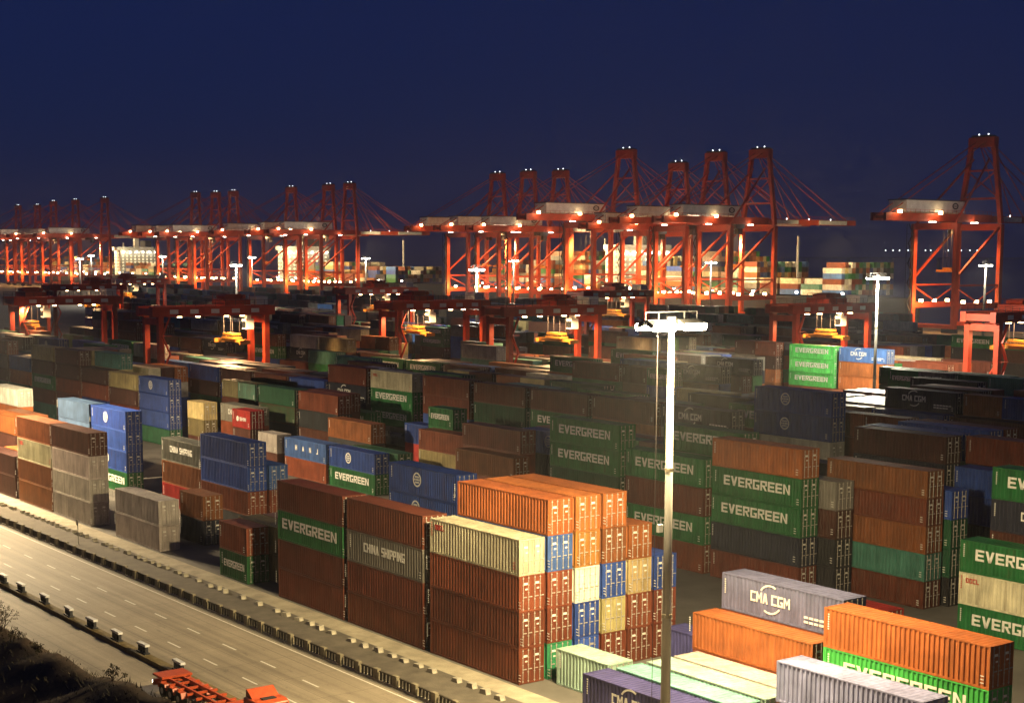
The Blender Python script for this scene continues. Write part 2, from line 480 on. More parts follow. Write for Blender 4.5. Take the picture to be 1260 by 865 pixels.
# --- block lettering made of heavy strokes
def glyph(ch):
    s = .2; P = []
    def bx(x0, x1, z0, z1): P.append([(x0,z0),(x1,z0),(x1,z1),(x0,z1)])
    def sl(x0, z0, x1, z1, t=.24): P.append([(x0-t/2,z0),(x0+t/2,z0),(x1+t/2,z1),(x1-t/2,z1)])
    V0, V1 = (0, .22), (.58, .8)
    if ch == 'E': bx(0,.22,0,1); bx(.2201,.8,0,s); bx(.2201,.74,.4,.6); bx(.2201,.8,.8,1)
    elif ch == 'F': bx(0,.22,0,1); bx(.2201,.74,.4,.6); bx(.2201,.8,.8,1)
    elif ch == 'L': bx(0,.22,0,1); bx(.2201,.8,0,s)
    elif ch == 'V': sl(.4,0,.11,1); sl(.4,.0,.69,1)
    elif ch == 'R': bx(0,.22,0,1); bx(.2201,.8,.8,1); bx(.58,.8,.5,.7999); bx(.2201,.5799,.38,.56); sl(.68,0,.45,.3799)
    elif ch == 'P': bx(0,.22,0,1); bx(.2201,.8,.8,1); bx(.58,.8,.5,.7999); bx(.2201,.8,.34,.4999)
    elif ch == 'G': bx(0,.22,0,1); bx(.2201,.8,.8,1); bx(.2201,.8,0,s); bx(.58,.8,.2001,.52); bx(.42,.5799,.36,.52)
    elif ch == 'C': bx(0,.22,0,1); bx(.2201,.8,.8,1); bx(.2201,.8,0,s)
    elif ch == 'N': bx(0,.2,0,1); bx(.6,.8,0,1); P.append([(.2001,.72),(.2001,1),(.5999,.28),(.5999,0)])
    elif ch == 'M': bx(0,.2,0,1); bx(.7,.9,0,1); P.append([(.2001,.7),(.2001,1),(.45,.55),(.45,.25)]); P.append([(.4501,.25),(.4501,.55),(.6999,1),(.6999,.7)])
    elif ch == 'A': sl(.12,0,.4,1); sl(.7,0,.42,1); bx(.28,.54,.22,.38)
    elif ch == 'O': bx(0,.22,0,1); bx(.58,.8,0,1); bx(.2201,.5799,.8,1); bx(.2201,.5799,0,s)
    elif ch == 'H': bx(0,.22,0,1); bx(.58,.8,0,1); bx(.2201,.5799,.4,.6)
    elif ch == 'I': bx(.1,.34,0,1)
    elif ch == 'S': bx(0,.8,.8,1); bx(0,.22,.6,.7999); bx(0,.8,.42,.5999); bx(.58,.8,.2,.4199); bx(0,.8,0,.1999)
    elif ch == 'J': bx(.5,.72,.2,1); bx(.05,.72,0,.1999)
    elif ch == 'K': bx(0,.22,0,1); P.append([(.2201,.4),(.2201,.6),(.6,1),(.82,1)]); P.append([(.2801,.42),(.42,.56),(.84,0),(.6,0)])
    adv = {'I': .5, 'M': 1.02, ' ': .55}.get(ch, .92)
    return P, adv
def text_polys(txt, x0, z0, h, width):
    tot = sum(glyph(c)[1] for c in txt) - .12
    kx = width/tot; out = []; x = x0
    for c in txt:
        P, adv = glyph(c)
        for p in P: out.append([(x+a*kx, z0+b_*h) for a, b_ in p])
        x += adv*kx
    return out
def arc_polys(cx, cz, r0, r1, a0, a1, n=10, kx=1):
    out = []
    for i in range(n):
        a, b_ = a0+(a1-a0)*i/n, a0+(a1-a0)*(i+1)/n
        out.append([(cx+kx*r0*math.cos(a), cz+r0*math.sin(a)),(cx+kx*r1*math.cos(a), cz+r1*math.sin(a)),(cx+kx*r1*math.cos(b_), cz+r1*math.sin(b_)),(cx+kx*r0*math.cos(b_), cz+r0*math.sin(b_))])
    return out
def marks(kind, L, H):
    P = []; h2 = L/2
    def rect(x0, x1, z0, z1): P.append([(x0,z0),(x1,z0),(x1,z1),(x0,z1)])
    big = L > 8
    k = 1 if big else .5
    if kind == 'ever': P += text_polys('EVERGREEN', -h2+.13*L, H*.42, .98 if big else .72, L*.74)
    elif kind == 'cma':
        P += text_polys('CMA', -h2+.255*L, H*.44, .8*(1 if big else .7), L*.145)
        P += text_polys('CGM', -h2+.43*L, H*.44, .8*(1 if big else .7), L*.155)
        P += arc_polys(-h2+.42*L, H*.60, .92, 1.06, R(60), R(150), 8, 1.1) + arc_polys(-h2+.42*L, H*.58, .98, 1.12, R(240), R(325), 8, 1.1)
        for i in range(6): rect(h2-.30*L+i*.5*k, h2-.30*L+i*.5*k+.4*k, H*.32, H*.38)
        for i in range(5): rect(h2-.30*L+i*.5*k, h2-.30*L+i*.5*k+.4*k, H*.2, H*.26)
    elif kind == 'china': P += text_polys('CHINA', -h2+.22*L, H*.45, .8, L*.2); P += text_polys('SHIPPING', -h2+.46*L, H*.45, .8, L*.3)
    elif kind == 'oocl': P += text_polys('OOCL', -h2+.07*L, H*.68, .42, L*.11)
    elif kind == 'ring':
        cx, cz = -h2+.42*L, H*.56
        P += arc_polys(cx, cz, .58, .74, 0, 2*math.pi, 20)
        for z, hw in ((.28,.36),(.0,.5),(-.28,.36)):
            for i in range(4):
                x_ = cx-hw+i*hw*.52
                rect(x_, x_+hw*.36, cz+z-.09, cz+z+.09)
    elif kind == 'hanj':
        for i, c in enumerate('HANJIN'[:4]): P += text_polys(c, -h2+.26*L+i*.17*L, H*.45, .75, .55)
    elif kind == 'flame':
        P += arc_polys(-h2+.3*L, H*.52, 0.05, .42, 0, 2*math.pi, 10); P += text_polys('SHIN', -h2+.42*L, H*.42, .55, L*.35)
    # code panel at the left and data panel at the right
    if kind != 'none':
        n = 7
        for i in range(n): rect(-h2+.34, -h2+.46, H*.84-i*.17, H*.84-i*.17+.1)
        for i in range(3): rect(h2-.7+.0*i, h2-.42, H*(.3-.08*i), H*(.3-.08*i)+.06)
    return P
TEXT = {}
def text_mesh(kind, L, H):
    key = (kind, L > 8, H)
    if key not in TEXT:
        b = MB()
        for p in marks(kind, L, H):
            b.prism(p, -WD/2-.012, -WD/2-.002)
        me = bpy.data.meshes.new('lettering'); me.from_pydata(b.v, [], b.f)
        me.materials.append(MT['redtext'] if kind == 'oocl' else MT['white'])
        TEXT[key] = me
    return TEXT[key]

def corr(n, x0, x1, depth):
    """trapezoid wave from x0 to x1: list of (x, d)"""
    w_ = (x1-x0)/n; out = []
    for i in range(n):
        a = x0+i*w_
        out += [(a, 0), (a+.32*w_, 0), (a+.5*w_, depth), (a+.82*w_, depth)]
    out.append((x1, 0))
    return out
CM = {}
def container_meshes(L, H):
    key = (round(L,2), H)
    if key in CM: return CM[key]
    h2 = L/2; hw = WD/2
    n = int(L/.40)
    shell = MB()
    for sgn in (-1, 1):
        pr = corr(n, -h2+.12, h2-.12, .075)
        pts = []; F = []
        for x_, d_ in pr:
            y_ = sgn*(hw-.012-d_)
            pts += [(x_, y_, .15), (x_, y_, H-.1)]
        for i in range(len(pr)-1): F.append((2*i, 2*i+2, 2*i+3, 2*i+1))
        shell.poly(pts, F)
    pr = corr(8, -hw+.12, hw-.12, .05); pts = []; F = []
    for y_, d_ in pr: pts += [(-h2+.015+d_, y_, .15), (-h2+.015+d_, y_, H-.1)]
    for i in range(len(pr)-1): F.append((2*i, 2*i+1, 2*i+3, 2*i+2))
    shell.poly(pts, F)
    shell.box(-h2+.1, h2-.1, -hw+.08, hw-.08, .12, .16)
    roof = MB()
    pr = corr(int(L/.45), -h2+.18, h2-.18, .025); pts = []; F = []
    for x_, d_ in pr: pts += [(x_, -hw+.06, H-.018-d_), (x_, hw-.06, H-.018-d_)]
    for i in range(len(pr)-1): F.append((2*i, 2*i+1, 2*i+3, 2*i+2))
    roof.poly(pts, F)
    fr = MB()
    for sx in (-1, 1):
        for sy in (-1, 1):
            x0, x1 = sorted((sx*h2, sx*(h2-.12))); y0, y1 = sorted((sy*hw, sy*(hw-.12)))
            fr.box(x0, x1, y0, y1, .12, H-.12)
            x0, x1 = sorted((sx*h2, sx*(h2-.178))); y0, y1 = sorted((sy*hw, sy*(hw-.162)))
            fr.box(x0, x1, y0, y1, 0, .1199); fr.box(x0, x1, y0, y1, H-.1199, H)
        x0, x1 = sorted((sx*(h2-.004), sx*(h2-.12)))
        fr.box(x0, x1, -hw+.1621, hw-.1621, .01, .15); fr.box(x0, x1, -hw+.1621, hw-.1621, H-.13, H-.012)
    for sy in (-1, 1):
        y0, y1 = sorted((sy*(hw-.002), sy*(hw-.07)))
        fr.box(-h2+.1781, h2-.1781, y0, y1, .02, .17); fr.box(-h2+.1781, h2-.1781, y0, y1, H-.1, H-.008)
    door = MB()     # one leaf, hinged at y=0 .. +1.09
    dh0, dh1 = .16, H-.14
    door.box(h2-.09, h2-.045, .004, 1.094, dh0, dh1)
    for k in range(4):
        zc = dh0+(dh1-dh0)*(k+.5)/4
        door.box(h2-.0449, h2-.028, .05, 1.05, zc-.2*(dh1-dh0)/2, zc+.2*(dh1-dh0)/2)
    lock = MB()
    lock.tube((h2-.004, 0, dh0-.06), (h2-.004, 0, dh1+.06), .03, .03, 6)
    for z in (dh0+.06, dh0+(dh1-dh0)*.3, dh0+(dh1-dh0)*.52, dh0+(dh1-dh0)*.76, dh1-.06): lock.box(h2-.03, h2+.02, -.06, .06, z-.04, z+.04)
    lock.box(h2-.006, h2+.03, -.02, .34, dh0+.95, dh0+1.02)
    plate = MB().box(h2-.0279, h2-.02, .36, .72, H*.74, H*.80); plate.box(h2-.0279, h2-.02, .5, .72, H*.60, H*.64)
    P_ = MT['paint']
    whole = MB()
    for s_ in (shell, roof, fr):
        k = len(whole.v); whole.v += s_.v; whole.f += [tuple(i+k for i in f) for f in s_.f]
    for y0 in (-1.097, .003):
        k = len(whole.v); whole.v += [(a, b_+y0-.0, c_) for a, b_, c_ in door.v]; whole.f += [tuple(i+k for i in f) for f in door.f]
    bars_all = MB()
    for y0 in (-.82, -.3, .3, .82):
        k = len(bars_all.v); bars_all.v += [(a, b_+y0, c_) for a, b_, c_ in lock.v]; bars_all.f += [tuple(i+k for i in f) for f in lock.f]
    k = len(bars_all.v); bars_all.v += list(plate.v); bars_all.f += [tuple(i+k for i in f) for f in plate.f]
    CM[key] = dict(shell=shell.mesh('side_walls', P_), roof=roof.mesh('roof_panel', P_), frame=fr.mesh('frame', P_), door=door.mesh('door', P_),
                   lock=lock.mesh('locking_bar', MT['bars']), plate=plate.mesh('data_plate', MT['white']), whole=whole.mesh('body', P_), bars=bars_all.mesh('locking_bars', MT['bars']))
    return CM[key]

LETTER = dict(ever='with bold white block letters', cma='with white letters between two arcs', china='with two pale words on its side', oocl='with small red letters',
              ring='with a round white emblem', hanj='with widely spaced pale letters', flame='with a white emblem and word', plain='', none='')
NUM = ['bottom', 'second', 'third', 'fourth', 'fifth', 'sixth']
ROW = ['front row', 'second row', 'third row', 'fourth row', 'fifth row', 'back row']
BOX = []      # dicts: x right end, y front, z, L, H, colour code, lettering, block, row, tier, ntiers, bay
CODE = {}
def parse(tok):
    """token like g:ever, r, O:oocl"""
    if ':' in tok: c, k = tok.split(':')
    else:
        c = tok; k = {'g': 'ever', 'O': 'oocl', 'p': 'ring', 'y': 'china', 'C': 'cma', 'c': 'cma'}.get(c, 'plain')
    return c, k
L40, L20, L45 = 12.192, 6.058, 13.716
RAND = [False]
def S(block, row, y, xr, tiers, H=2.825, L=L40, bay=None, z0=0):
    """a stack: right (door) end at xr, front face at y, tiers from the ground up"""
    toks = tiers.split()
    for i, tk in enumerate(toks):
        if tk == '-': continue
        c, k = parse(tk)
        BOX.append(dict(rand=RAND[0], x=xr, y=y, z=z0+i*H, L=L, H=H, c=c, k=k, block=block, row=row, tier=i, n=len(toks), bay=bay))
PITCH = 2.76
def Yc(i): return i*PITCH
def proj(x, y, z):
    d = Vector((x, y, z))-CAM; w_ = d.dot(fw)
    return 630+1897.849*d.dot(rt2)/w_, 549.99-1897.849*d.dot(up2)/w_
# open lanes through the stacks: behind these lower piles the lit stacks further back stay in sight
OPEN = [(955,1078,480,172),(510,552,441,184),(655,712,433,186),(1160,1262,434,232)]
def roomleft(block, y, xr, h, H):
    while h > 0:
        p1 = proj(xr, y, h*H); p0 = proj(xr-L40, y, h*H)
        if any(p1[0]+14 > a and p0[0] < b_ and max(p0[1], p1[1])-4 < yl and y < yd-.5 and block > 3 for a, b_, yl, yd in OPEN): h -= 1
        else: break
    return h
def fill(block, y0, xr, rows, weights, hmin, hmax, rnd, H=2.85, gapp=.04, bay=None):
    for r_ in rows:
        if rnd.random() < gapp: continue
        h = rnd.randint(hmin, hmax)
        h = min(h, roomleft(block, y0+r_*PITCH, xr, h, H))
        if h < 1: continue
        if rnd.random() < .16:
            for dx in (0, L20+.076): S(block, r_, y0+r_*PITCH, xr-dx, ' '.join(rnd.choice(weights) for _ in range(h)), H, L20, bay)
        else:
            S(block, r_, y0+r_*PITCH, xr, ' '.join(rnd.choice(weights) for _ in range(h)), H, L40, bay)
WT = 'r r R R R d d d d n o g g g G p b S C C y w O k T t R d r'.split()
rnd = random.Random(11)

# ---- first block, beside the road
S(1,0,Yc(0), 0, 'r R r O', bay=1)
S(1,1,Yc(1), 0, 'e r r B o', bay=1)
S(1,2,Yc(2), 0, 'b b W a o', bay=1)
S(1,3,Yc(3), 0, 'r t b n o', bay=1)
S(1,4,Yc(4), 0, 'r r t o', bay=1)
S(1,5,Yc(5), 0, 'R R b', bay=1)
S(1,0,Yc(0), -13.29, 'r R y R', bay=2)
for i_, t_ in ((1,'R r d'),(2,'r d R'),(3,'d r R'),(4,'b b p'),(5,'R d')): S(1,i_,Yc(i_), -13.29, t_, bay=2)
S(1,0,Yc(0), -26.25, 'R R g R', bay=3)
for i_, t_ in ((1,'R d r'),(2,'r R d'),(3,'R R d')): S(1,i_,Yc(i_), -26.25, t_, bay=3)
S(1,5,14.6, -29.4, 'p p p p', H=2.9, bay=3)
S(1,0,Yc(0), -45, 'g r', L=L20, bay=4)
S(1,1,Yc(1), -40, 'v v', bay=4)
S(1,2,Yc(2), -40, 'v d', bay=4)
S(1,4,Yc(4), -66.2, 'k r b:plain b:plain', bay=5)
S(1,5,Yc(5), -66.2, 'd r S', bay=5)
S(1,0,Yc(0), -66, 'w w', bay=5)
S(1,2,Yc(2), -66.4, 'C:plain n', L=L20, bay=5)
S(1,3,9.4, -70.0, 'C:plain n', L=L20, bay=5)
S(1,5,14.2, -84.6, 'x:plain n y', H=2.95, bay=6)
S(1,0,Yc(0), -86, 'w w w d', bay=7)
S(1,0,Yc(0), -98.72, 'n n O n', bay=8)
S(1,5,Yc(5), -107.6, 'g p p p', bay=8)
S(1,5,Yc(5), -120.6, 'G b s s', bay=9)
S(1,0,Yc(0), -112.4, 'd d', bay=9)
S(1,1,Yc(1), -112.4, 'd o', bay=9)
S(1,5,Yc(5), -150.2, 'o o o W', bay=10)
S(1,4,Yc(4), -136, 'r o n', bay=10)
S(1,3,Yc(3), -136, 'r d o', bay=10)
for k in range(3):
    fill(1, 0, -163.5-13.3*k, range(0,6), WT, 3, 4, rnd, bay=11+k)
# low rows at the lamp mast end
S(1,1,2.55, 7.5, 'q', L=L20, bay=0)
S(1,0,-.35, 20.3, 'u:cma', bay=0)
S(1,1,Yc(1)-.2, 20.6, 'm', bay=0)
S(1,2,Yc(2), 20.6, 'q', bay=0)
S(1,3,Yc(3), 20.6, 'W', bay=0)
S(1,4,Yc(4), 19.7, 'r o', bay=0)
S(1,5,Yc(5), 20.0, 'r R c', bay=0)
S(1,5,Yc(5), 7.2, 'u:plain', L=L20, bay=0)
S(1,2,Yc(2)+.2, 33.5, 'n U:none', bay=-1)
S(1,3,Yc(3), 33.5, 'r', bay=-1)
S(1,4,Yc(4)+.1, 34.3, 'R l:ever o:plain', L=L45, bay=-1)
S(1,5,Yc(5), 33.4, 'd', bay=-1)
# ---- second block
B2 = 40.4
S(2,0,B2, -8.6, 'R C:plain g g o', H=2.87)
S(2,1,B2+PITCH, -6.6, 'k k d y', H=2.8)
S(2,0,B2, -22.0, 'r g R g', H=2.98)
S(2,0,B2, -35.4, 'd R G g g', H=2.85)
S(2,0,B2, -41.9, 'd G g g', L=L20, H=2.85)
S(2,1,B2+PITCH, -27.4, 'd r R G', H=2.85)
S(2,2,B2+2*PITCH, -22, 'd R k y g', H=2.85)
S(2,0,B2, -54.6, 'R r n', H=2.85)
S(2,1,B2+PITCH, -57, 'd d r R', H=2.85)
S(2,2,B2+2*PITCH, -48, 'd d k b:ring', H=2.85)
S(2,4,B2+4*PITCH, -83.4, 'k g g g', L=L20, H=2.85)
S(2,4,B2+4*PITCH, -89.6, 'k x:flame b', L=L20, H=2.85)
S(2,0,B2, -86.2, 'g p', H=2.85)
S(2,1,B2+PITCH, -84.6, 'd G', H=2.85)
S(2,0,B2, -99.4, 'r S:hanj', H=2.85)
S(2,1,B2+PITCH, -96, 'd R', H=2.85)
S(2,2,B2+2*PITCH, -96, 'd k n', H=2.85)
S(2,3,B2+3*PITCH, -110, 'd d k R', H=2.85)
S(2,4,B2+4*PITCH, -112, 'd k d R', H=2.85)
S(2,3,B2+3*PITCH, -123.4, 'd k d', H=2.85)
S(2,5,B2+5*PITCH, -123.4, 'd R k', H=2.85)
S(2,3,B2+3*PITCH, -136.8, 'd G d v', H=2.85)
S(2,5,B2+5*PITCH, -136.8, 'k R d n', H=2.85)
S(2,0,B2, -122.6, 'k d x:flame', L=L20, H=2.85)
S(2,0,B2, -114, 'd w', L=L20, H=2.85)
S(2,0,B2, -139, 'd v t', L=L20, H=2.85)
S(2,1,B2+PITCH, -126.2, 'd r y', H=2.85)
S(2,0,B2, -152.6, 'G b b p', H=2.85)
S(2,0,B2, -166, 'd r d t', H=2.85)
S(2,0,B2, 22.1, 'g O g', H=2.83)
S(2,1,B2+PITCH, 22.4, 'd d', H=2.83)
S(2,2,B2+2*PITCH, 21.1, 'R d d C g', H=2.85)
S(2,2,45.9, 1.9, 'R T n R n', H=2.60)
S(2,3,48.7, 2.6, 'k G G b', H=2.75)
S(2,1,32.6, 8.4, 'x:plain', L=L20)
for k, xr in enumerate((-8.6,-22,-35.4,-48.8,-62.2,-75.6,-110,-123.4,-136.8)):
    fill(2, B2, xr, (3,4,5) if xr > -70 else (3,5), WT, 3, 4, rnd)
for k in range(8): fill(2, B2, -179.5-13.4*k, range(6), WT, 3, 5, rnd)
# ---- third block
B3 = 60.6
S(3,0,B3, -7.4, 'd R w C:plain d', H=2.86)
S(3,1,65.2, -27, 'k R d w p p', H=2.86)
S(3,0,B3, -21, 'd d k', H=2.86)
S(3,0,B3, 6, 'd k b b', H=2.86)
S(3,0,B3, 19.5, 'd d b k', H=2.86)
S(3,0,B3, -107.7, 'd y g g O', H=2.88)
S(3,0,B3, -92.5, 'R d b R R', H=2.88)
S(3,0,B3, -121.3, 'R n C C:cma R', H=2.88)
S(3,0,B3, -79, 'd g R G R', H=2.86)
S(3,0,B3, -65.4, 'R b k g R', H=2.86)
S(3,0,B3, -52, 'd C C n R', H=2.86)
S(3,0,B3, -38.6, 'd R G y C', H=2.86)
S(3,0,B3, -134.8, 'd k b b', H=2.86)
S(3,0,B3, -148.2, 'd G n R', H=2.86)
S(3,0,B3, -161.6, 'd d b d', H=2.86)
for k in range(22):
    xr = 32-13.4*k
    fill(3, B3, xr, (1,2,3,4,5) if xr < 25 else range(6), WT, 3, 5 if xr > -150 else 4, rnd, H=2.86)
for k in range(9): fill(3, B3, -175-13.4*k, (0,), WT, 4, 5, rnd, H=2.86)
# ---- further blocks
def far_block(bi, y0, xa, xb, lo, hi, gapp=.1):
    x_ = xa
    while x_ > xb:
        if rnd.random() > .05: fill(bi, y0, x_, range(6), WT, lo, hi, rnd, H=2.86, gapp=gapp)
        x_ -= 13.4
far_block(4, 100.8, -12, -330, 3, 5)
for k, t_ in enumerate(('d G d G G','d d R G G','d k G d G','R d d G d')): S(5,5,134.8, -66+13.4*k, t_, H=2.86)
far_block(5, 121.0, -35, -400, 3, 5)
S(6,4,172.2, -121.2, 'd R l:ever l:ever l:ever', H=2.86); S(6,4,172.2, -107.6, 'd d o o S:cma', H=2.86)
for k, t_ in enumerate(('d d k','d k G','d d G','k R d')): S(6,4,172.2, -93.6+13.4*k, t_, H=2.86)
for k in range(2): fill(6, 161.2, -121.2+13.4*k, (0,1,2,3,5), WT, 3, 4, rnd, H=2.86)
for k in range(2,7): fill(6, 161.2, -121.2+13.4*k, (0,1,2,3,5), WT, 2, 3, rnd, H=2.86)
far_block(6, 161.2, -137.4, -470, 3, 5)
S(7,1,184.2, -280.5, 'd R g g', H=2.86); S(7,2,186.9, -224.6, 'd d o g', H=2.86)
S(8,4,232.6, -126.1, 'd d R k g', H=2.86); S(8,4,232.6, -112.6, 'd d k d g', H=2.86)
far_block(7, 181.4, -100, -540, 3, 4)
far_block(8, 221.6, -130, -640, 3, 4)
far_block(9, 262.0, -170, -740, 2, 4)
far_block(10, 322.0, -230, -860, 2, 4)
far_block(11, 382.0, -280, -1000, 2, 4)

# drop overlaps: later boxes give way to earlier ones on the same ground
def settle(boxes):
    kept = []; grid = {}
    stacks = {}
    for b_ in boxes: stacks.setdefault((b_['block'], round(b_['y'],2), round(b_['x'],2)), []).append(b_)
    for key, bs in stacks.items():
        x1 = bs[0]['x']; x0 = x1-bs[0]['L']; y0 = bs[0]['y']; y1 = y0+WD
        cells = [(i, j) for i in range(int(x0//15), int(x1//15)+1) for j in range(int(y0//5), int(y1//5)+1)]
        hit = False
        for c_ in cells:
            for (a0,a1,c0,c1) in grid.get(c_, ()):
                if x0 < a1-.02 and x1 > a0+.02 and y0 < c1-.02 and y1 > c0+.02: hit = True; break
            if hit: break
        if hit: continue
        for c_ in cells: grid.setdefault(c_, []).append((x0,x1,y0,y1))
        kept += bs
    return kept
BOX = settle(BOX)

# which of them show: rays through a coarse grid of the picture, the 300 that show largest become objects of their own
def visible(boxes):
    V = []; F = []; own = []
    for i, b_ in enumerate(boxes):
        n = len(V); x1 = b_['x']; x0 = x1-b_['L']; y0 = b_['y']; y1 = y0+WD; z0 = b_['z']; z1 = z0+b_['H']
        V += [(x0,y0,z0),(x1,y0,z0),(x1,y1,z0),(x0,y1,z0),(x0,y0,z1),(x1,y0,z1),(x1,y1,z1),(x0,y1,z1)]
        q = [(n+4,n+5,n+6,n+7),(n,n+1,n+5,n+4),(n+1,n+2,n+6,n+5)]
        F += q; own += [i]*3
    t = BVHTree.FromPolygons(V, F)
    cnt = [0]*len(boxes)
    step = 3
    f_ = 1897.849
    for py in range(340, 866, step):
        for px in range(-6, 1267, step):
            d = fw + rt2*((px-630)/f_) - up2*((py-549.99)/f_)
            h = t.ray_cast(CAM, d.normalized())
            if h[2] is not None: cnt[own[h[2]]] += step*step
    return cnt
cnt = visible(BOX)
order = sorted(range(len(BOX)), key=lambda i: -cnt[i])
NEAR = [i for i in order[:300] if cnt[i] > 0]
nearset = set(NEAR)

BAYN = {-1: 'outermost bay past the lamp mast', 0: 'bay behind the lamp mast', 1: 'mixed end block left of the lamp mast', 2: 'second bay before the lamp mast', 3: 'third bay before the lamp mast'}
ORD = ['first', 'second', 'third', 'fourth', 'fifth', 'sixth', 'seventh', 'eighth', 'ninth', 'tenth', 'eleventh']
def where(b_):
    tier = NUM[b_['tier']] + ' tier' if b_['tier'] < b_['n']-1 or b_['n'] == 1 else 'top tier'
    if b_['n'] == 1: tier = 'lying single'
    if b_['block'] == 1 and b_['bay'] in BAYN: return '%s, %s, %s' % (tier, ROW[b_['row']], BAYN[b_['bay']])
    if b_['block'] == 1: return '%s, %s, %s bay of the block beside the road' % (tier, ROW[b_['row']], ORD[min(10, b_['bay']-1)])
    return '%s, %s, %s block from the road' % (tier, ROW[b_['row']], ORD[b_['block']-1])
def make_container(b_, full, label):
    me = container_meshes(b_['L'], b_['H'])
    rgb, word = PAL[b_['c']]
    j = rnd.uniform(.72, 1.2)
    colr = (min(1,rgb[0]*j*rnd.uniform(.95,1.05)), min(1,rgb[1]*j*rnd.uniform(.95,1.05)), min(1,rgb[2]*j), 1)
    loc = (b_['x']-b_['L']/2, b_['y']+WD/2, b_['z']+.018 if b_['tier'] == 0 else b_['z']+.018)
    if full:
        o = empty('shipping_container', loc)
        link('side_walls', me['shell'], o, color=colr); link('roof_panel', me['roof'], o, color=colr); link('frame', me['frame'], o, color=colr)
        for y0, ls in ((-1.097, (-.82,-.3)), (.003, (.3,.82))):
            d_ = link('door', me['door'], o, (0, y0, 0), color=colr)
            for yb in ls: link('locking_bar', me['lock'], d_, (0, yb-y0, 0))
            link('data_plate', me['plate'], d_)['kind'] = 'stuff'
    else:
        o = link('shipping_container', me['whole'], None, loc, color=colr)
        link('locking_bars', me['bars'], o)['kind'] = 'stuff'
    if b_['k'] != 'none':
        lt_ = link('lettering', text_mesh(b_['k'], b_['L'], b_['H']), o)
        lt_['kind'] = 'stuff'
        lt_.location = (rnd.uniform(-.03,.3)-.12, 0, rnd.uniform(-.09,.09))
    tag(o, label, 'container', 'containers in the %s block from the road' % ORD[b_['block']-1])
LABEL = {}
def base_label(b_, brief=False):
    short = '' if b_['L'] > 8 else 'short '
    word = PAL[b_['c']][1]; lt = LETTER[b_['k']]
    lab = '%s%s container%s, %s' % (short, word, (' ' + lt) if lt else '', where(b_))
    if len(lab.split()) > 16: lab = lab.replace('of the block beside the road', 'beside the road')
    if brief or len(lab.split()) > 16: lab = '%s%s%s container, %s' % (short, 'lettered ' if lt else '', word, where(b_))
    return lab
dup = {}
for i in NEAR: dup.setdefault(base_label(BOX[i]), []).append(i)
for lab, ids in dup.items():
    if len(ids) == 1: LABEL[ids[0]] = lab; continue
    ids.sort(key=lambda i: -BOX[i]['x'])
    for k, i in enumerate(ids):
        b_ = base_label(BOX[i], True).replace(' block from the road', ' block').replace(' of the block beside the road', '')
        LABEL[i] = '%s, %s such from the mast end' % (b_, ORD[min(k, 10)])
        for a_, c_ in ((' such from the mast end', ' from the mast'), (' before the lamp mast', ''), (' container', '')):
            if len(LABEL[i].split()) > 16: LABEL[i] = LABEL[i].replace(a_, c_)
for i in NEAR: make_container(BOX[i], cnt[i] > 420, LABEL[i])

def box_mass(name, boxes, label, H=None):
    V = []; F = []; C_ = []
    for b_ in boxes:
        n = len(V); x1 = b_['x']-.03; x0 = x1-b_['L']+.06; y0 = b_['y']+.02; y1 = y0+WD-.04; z0 = b_['z']+.02; z1 = z0+b_['H']-.03
        V += [(x0,y0,z0),(x1,y0,z0),(x1,y1,z0),(x0,y1,z0),(x0,y0,z1),(x1,y0,z1),(x1,y1,z1),(x0,y1,z1)]
        F += [(n,n+3,n+2,n+1),(n+4,n+5,n+6,n+7),(n,n+1,n+5,n+4),(n+1,n+2,n+6,n+5),(n+2,n+3,n+7,n+6),(n+3,n,n+4,n+7)]
        C_ += [(*PAL[b_['c']][0], 1)]*24
    me = bpy.data.meshes.new(name); me.from_pydata(V, [], F)
    ca = me.color_attributes.new('tint', 'FLOAT_COLOR', 'CORNER')
    ca.data.foreach_set('color', [x for c_ in C_ for x in c_])
    me.materials.append(MT['far'])
    o = link(name, me); o['kind'] = 'stuff'
    tag(o, label, 'containers')
    return o
box_mass('stacked_containers', [b_ for i, b_ in enumerate(BOX) if i not in nearset], 'dense mass of dim stacked containers filling the far yard blocks')

# ------------------------------------------------------------------ lights
def plight(name, loc, power, color, parent=None, radius=.4, spot=None, blend=.6, direction=(0,0,-1)):
    l = bpy.data.lights.new(name, 'SPOT' if spot else 'POINT')
    l.energy = power; l.color = color; l.shadow_soft_size = radius
    if spot:
        l.spot_size = R(spot); l.spot_blend = blend
    o = bpy.data.objects.new(name, l); col.objects.link(o)
    o.location = loc
    if spot and direction != (0,0,-1): o.rotation_euler = Vector(direction).to_track_quat('-Z', 'Y').to_euler()
    if parent: o.parent = parent
    return o

